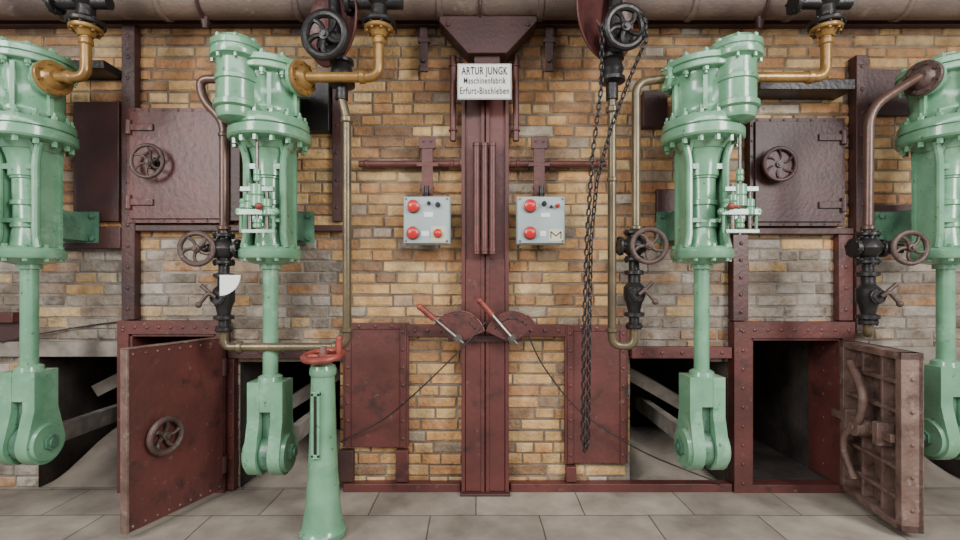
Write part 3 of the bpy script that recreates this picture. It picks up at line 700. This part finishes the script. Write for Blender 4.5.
def gate(px,py,wr,gx,gr,bodyx,label,yy=-.42,dn=90,gs=1):
    T=thing("gate_valve",W(bodyx,dn,-.33),label,"valve","overhead gate valves")
    w=W(px,py,yy)
    wheel(T,w,(-.1 if px<480 else .1,-1,-.1),S(wr,yy),IRON,r=S(wr,yy)*.17,spokes=5,dish=-.0)
    body=W(bodyx,(py+dn)/2+8,-.33)
    b=B(); b.cyl(w,Vector((w.x,-.25,w.z)),.013); b.cyl(Vector((w.x,-.36,w.z)),Vector((w.x,-.26,w.z)),.042); b.flange(Vector((w.x,-.34,w.z)),(0,1,0),.06,.02,8,bs=.006)
    b.tube([Vector((w.x,-.3,w.z)),Vector(((w.x+body.x)/2,-.32,(w.z+body.z)/2)),body],.036,.05)
    b.lathe([(.03,-.06),(.055,-.05),(.055,-.035),(.038,-.03),(.05,0),(.038,.04),(.05,.045),(.05,.06),(.03,.065)],body,Zx,24)
    b.cyl(body,W(bodyx,dn+2,-.33),.026)
    b.cyl(Vector((w.x,-.28,w.z)),Vector((w.x,-.28,2.52)),.03)
    part("valve_body",b,IRON,T)
    g_=W(gx,py-6,-.26); b=B()
    R_=S(gr,-.25)
    b.lathe([(.02,0),(R_*.6,.014),(R_*.93,.04),(R_,.055),(R_*.98,.06),(R_*.9,.044),(R_*.6,.022),(.02,.008)],g_,(gs*.62,-.78,-.05),44)
    b.cyl(g_,Vector((w.x,-.26,w.z)),.012)
    part("guard_disc",b,RED,T,label="rusty red dished round guard disc")
gate(325,35,25,342,40,342,"black gate valve with large black handwheel and round guard",dn=98,gs=-1)
gate(625,27,23,596,44,612,"black gate valve with chain wheel and round guard",dn=98,gs=1)

# overhead pipe
b=B(); y=-.125; c=W(480,3,y).z
b.cyl((-3.2,y,c),(3.2,y,c),.072,seg=32)
for px in (60,165,300,440,540,690,790,900): b.flange((W(px,0,y).x,y,c),Xx,.080,.03,0)
part("overhead_pipe",b,PIPE,label="long dusty brown overhead main pipe",cat="pipe")
for px in (205,480,760):
    w=W(px,6,y); b=B(); b.ring((w.x,y,c),Xx,.080,.007); b.box(w.x-.015,w.x+.015,y+.07,0,c-.02,c+.02); b.cyl((w.x,y,c-.07),(w.x,y,c-.12),.022,.012)
    part("pipe_clamp",b,REDD,label="dark red clamp holding the overhead pipe",cat="pipe clamp",group="overhead pipe clamps")

# ---------------------------------------------------------------- chain
def chain(path, r=.0038, L=.036, wd=.022):
    P=[Vector(p) for p in path]; d=[0]
    for i in range(1,len(P)): d.append(d[-1]+(P[i]-P[i-1]).length)
    def at(t):
        for i in range(1,len(P)):
            if t<=d[i] or i==len(P)-1:
                k=(t-d[i-1])/max(1e-6,d[i]-d[i-1]); return P[i-1].lerp(P[i],k),(P[i]-P[i-1]).normalized()
    b=B(); t=0; k=0; pitch=L-2.3*r
    while t<d[-1]:
        c,dr=at(t); u=dr.cross(Vector((0,1,0))).normalized(); v=dr.cross(u)
        a=(k%2)*math.pi/2+.5; s_=u*math.cos(a)+v*math.sin(a)
        pts=[]
        hl=L/2-wd/2; hr=wd/2-r
        for q in range(5):
            an=-math.pi/2+math.pi*q/4; pts.append(c+dr*(hl+hr*math.cos(an))+s_*hr*math.sin(an))
        for q in range(5):
            an=math.pi/2+math.pi*q/4; pts.append(c+dr*(-hl+hr*math.cos(an))+s_*hr*math.sin(an))
        b.tube(pts,r,seg=6,closed=True); t+=pitch; k+=1
    return b
yc=-.43
pa=[W(*p) for p in ((602,27,yc),(601,90,yc),(592,160,yc),(587,240,yc),(584,340,yc),(583,440,yc),(585,450,yc),(588,442,yc),(589,340,yc),(591,240,yc),(597,180,yc),(612,125,yc),(631,75,yc),(646,40,yc),(645,20,yc),(636,8,yc),(625,4,yc),(612,8,yc),(602,27,yc))]
part("hoist_chain",chain(pa),IRON,label="long dark steel chain loop hanging from the wheel",cat="chain")

# ---------------------------------------------------------------- quadrant levers
def quadrant(cxp,cyp,a0,a1,hx,hy,label):
    y=-.14; c=W(cxp,cyp,y); T=thing("quadrant_lever",(c.x,y,c.z),label,"lever","quadrant levers")
    b=B(); r=S(27,y); n=22
    pts=[(c.x+r*math.cos(math.radians(a0+(a1-a0)*k/n)),c.z+r*math.sin(math.radians(a0+(a1-a0)*k/n))) for k in range(n+1)]
    pts+=[(c.x+.03*math.cos(math.radians(a1+40)),c.z+.03*math.sin(math.radians(a1+40))),(c.x+.03*math.cos(math.radians(a0-40)),c.z+.03*math.sin(math.radians(a0-40)))]
    b.prism(pts,y-.006,y+.006)
    for k in range(1,n,3):
        p=pts[k]; b.ball((p[0]*.9+c.x*.1,y-.006,p[1]*.9+c.z*.1),.006,(1,.6,1),8)
    b.tube([Vector((p[0],y-.004,p[1])) for p in pts[:n+1]],.005,0,8)
    b.cyl((c.x,y,c.z),(c.x,-.072,c.z),.02)
    part("quadrant_plate",b,RED,T)
    b=B(); rs=r*.72; b.tube([Vector((c.x+rs*math.cos(math.radians(a0+12+(a1-a0-24)*k/n)),y-.006,c.z+rs*math.sin(math.radians(a0+12+(a1-a0-24)*k/n)))) for k in range(n+1)],.0035,0,6)
    part("curved_slot",b,BLACK,T)
    h=W(hx,hy,y-.03); p=Vector((c.x,y-.02,c.z)); d=(h-p)
    b=B(); b.tube([p-d*.15,p,p+d*.7],.008,0,8); b.cyl(p+Vector((0,-.012,0)),p+Vector((0,.02,0)),.014,seg=6); b.cyl(p+Vector((0,-.006,0)),p+Vector((0,.012,0)),.02)
    part("lever_arm",b,STEEL,T)
    b=B(); b.tube([p+d*.62,p+d*.85,h],.014,0,12); b.ball(h,.016); part("lever_grip",b,REDK,T,label="worn bright red grip")
quadrant(458,338,15,150,420,307,"dark red quadrant plate with red lever, angled outward")
quadrant(512,338,30,165,480,301,"dark red quadrant plate with red lever beside column")
b=B(); b.box(W(448,0,-.1).x,W(522,0,-.1).x,-.090,-.0705,W(0,342,-.1).z,W(0,336,-.1).z)
part("lever_mount",b,REDD,label="dark red crossbar carrying the quadrant levers",cat="bracket")
def cable(pts,label,r=.0034):
    b=B(); b.tube([W(*p) for p in pts],r,.15,8); part("wire_cable",b,CABLE,label=label,cat="cable",group="thin control wires")
cable([(486,322,-.19),(468,342,-.19),(425,385,-.15),(385,420,-.08),(344,440,-.043)],"thin black wire sloping down across the plate")
cable([(528,335,-.17),(540,362,-.15),(575,410,-.10),(640,452,-.08),(722,484,-.06)],"thin black wire sagging down toward the furnace mouth")
cable([(0,342,-.04),(60,330,-.02),(100,324,-.01),(118,322,-.01)],"thin black wire along the grey bricks")

# ---------------------------------------------------------------- stand
sy=-.452; c=W(323,0,sy); cx=c.x
T=thing("spindle_stand",(cx,sy,0),"green tapered cast iron stand with red handwheel on floor","floor stand")
b=B()
b.lathe([(.088,0),(.092,.006),(.092,.026),(.084,.036),(.078,.06),(.068,.14),(.059,.26),(.053,.40),(.049,.55),(.046,.645),(.053,.655),(.053,.675),(.047,.69),(.03,.695)],(cx,sy,0),Zx,40)
COLM=part("tapered_column",b,GREEN,T)
xs=cx-.010
b=B(); b.box(xs-.005,xs+.005,sy-.0640,sy-.03,.35,.575); part("scale_slot",b,IRON,COLM,bevel=.001,label="dark vertical scale slot")
b=B(); b.box(xs-.017,xs-.006,sy-.0655,sy-.035,.335,.59); b.box(xs+.006,xs+.017,sy-.0655,sy-.035,.335,.59); b.box(xs-.017,xs+.017,sy-.0655,sy-.035,.577,.595); b.box(xs-.017,xs+.017,sy-.0655,sy-.035,.33,.348); part("slot_rim",b,GREEN,COLM,bevel=.002)
b=B(); b.cyl((cx,sy,.68),(cx,sy,.765),.014); b.lathe([(.03,.69),(.034,.70),(.02,.71)],(cx,sy,0)); part("spindle",b,RUST,T)
wheel(T,(cx,sy,.728),(-.06,-.14,1),.088,REDK,r=.0135,spokes=4,dish=.004,label="bright red iron handwheel")
b=B(); b.cyl((cx+.070,sy-.02,.735),(cx+.072,sy-.02,.80),.011,.014); b.ball((cx+.072,sy-.02,.80),.014); part("wheel_peg",b,REDK,T)

# ---------------------------------------------------------------- ash in the openings
def lump(x0,x1,zt,y0,y1,label,seed):
    rr=random.Random(seed); nx,ny=30,24; b=B()
    pts=[];fs_=[]
    for j in range(ny+1):
        for i in range(nx+1):
            u=i/nx; v=j/ny
            e=min(1,5*min(u,1-u))*min(1,v*1.8)
            h=zt*math.sin(e*math.pi/2)*(0.8+.22*math.sin(u*4+seed)+.08*math.sin(v*7+u*9+seed)+.02*rr.uniform(-1,1))
            if v==0 or u in(0,1): h=0
            pts.append((x0+(x1-x0)*u, y0+(y1-y0)*v, .003+h))
    for j in range(ny):
        for i in range(nx):
            q=j*(nx+1)+i; fs_.append((q,q+1,q+nx+2,q+nx+1))
    b._add(pts,fs_); part("ash_heap",b,ASH,label=label,cat="ash",kind="stuff",smooth=60)
lump(-2.20,-1.795,.17,.0,.7,"smooth sandy grey ash heap in ash opening",1)
lump(-1.19,-.705,.12,.0,.7,"smooth sandy grey ash heap in ash opening",2)
lump(.755,1.235,.15,.0,.7,"smooth sandy pale ash heap in ash opening",3)
lump(1.92,2.5,.13,.0,.7,"smooth sandy grey ash heap in ash opening",4)
# sloping dusty beams inside the openings
for (xa,za,xb,zb_) in ((-1.76+-.40,.42,-1.80,.62),(-1.15,.30,-.75,.55),(1.22,.30,.78,.55)):
    b=B(); p0=Vector((xa,.30,za)); p1=Vector((xb,.42,zb_)); d=(p1-p0)
    q=d.to_track_quat('X','Z').to_matrix().to_4x4(); q.translation=(p0+p1)/2
    b.cb((0,0,0),(d.length,.05,.07),q); part("dusty_beam",b,STONE,bevel=.004,label="sloping dusty beam inside an ash opening",cat="beam",group="sloping beams in the ash openings")

# ---------------------------------------------------------------- light
wd=bpy.data.worlds.new("World"); scene.world=wd; wd.use_nodes=True
bg=wd.node_tree.nodes["Background"]; bg.inputs[0].default_value=(.95,.97,1,1); bg.inputs[1].default_value=.46
def area(name,loc,target,sx,sy_,e,col=(1,1,1)):
    l=bpy.data.lights.new(name,'AREA'); l.shape='RECTANGLE'; l.size=sx; l.size_y=sy_; l.energy=e; l.color=col
    o=bpy.data.objects.new(name,l); o.location=loc; o.rotation_euler=(Vector(target)-Vector(loc)).to_track_quat('-Z','Y').to_euler(); COL.objects.link(o)
area("window_light",(-2.6,-3.2,2.4),(-.2,0,.9),1.0,1.8,115,(1,.985,.955))
area("window_light_2",(2.8,-3.2,2.4),(.2,0,.9),1.0,1.8,150,(1,.985,.955))
area("skylight",(0,-2.7,3.2),(0,-.1,.9),3.4,1.2,100,(.98,.99,1))

cam=bpy.data.cameras.new("Camera"); co=bpy.data.objects.new("Camera",cam); COL.objects.link(co)
co.location=(0,-D0,CZ); co.rotation_euler=(math.pi/2,0,0); cam.sensor_width=36; cam.lens=18; cam.shift_y=15/960; cam.clip_start=.05
scene.camera=co
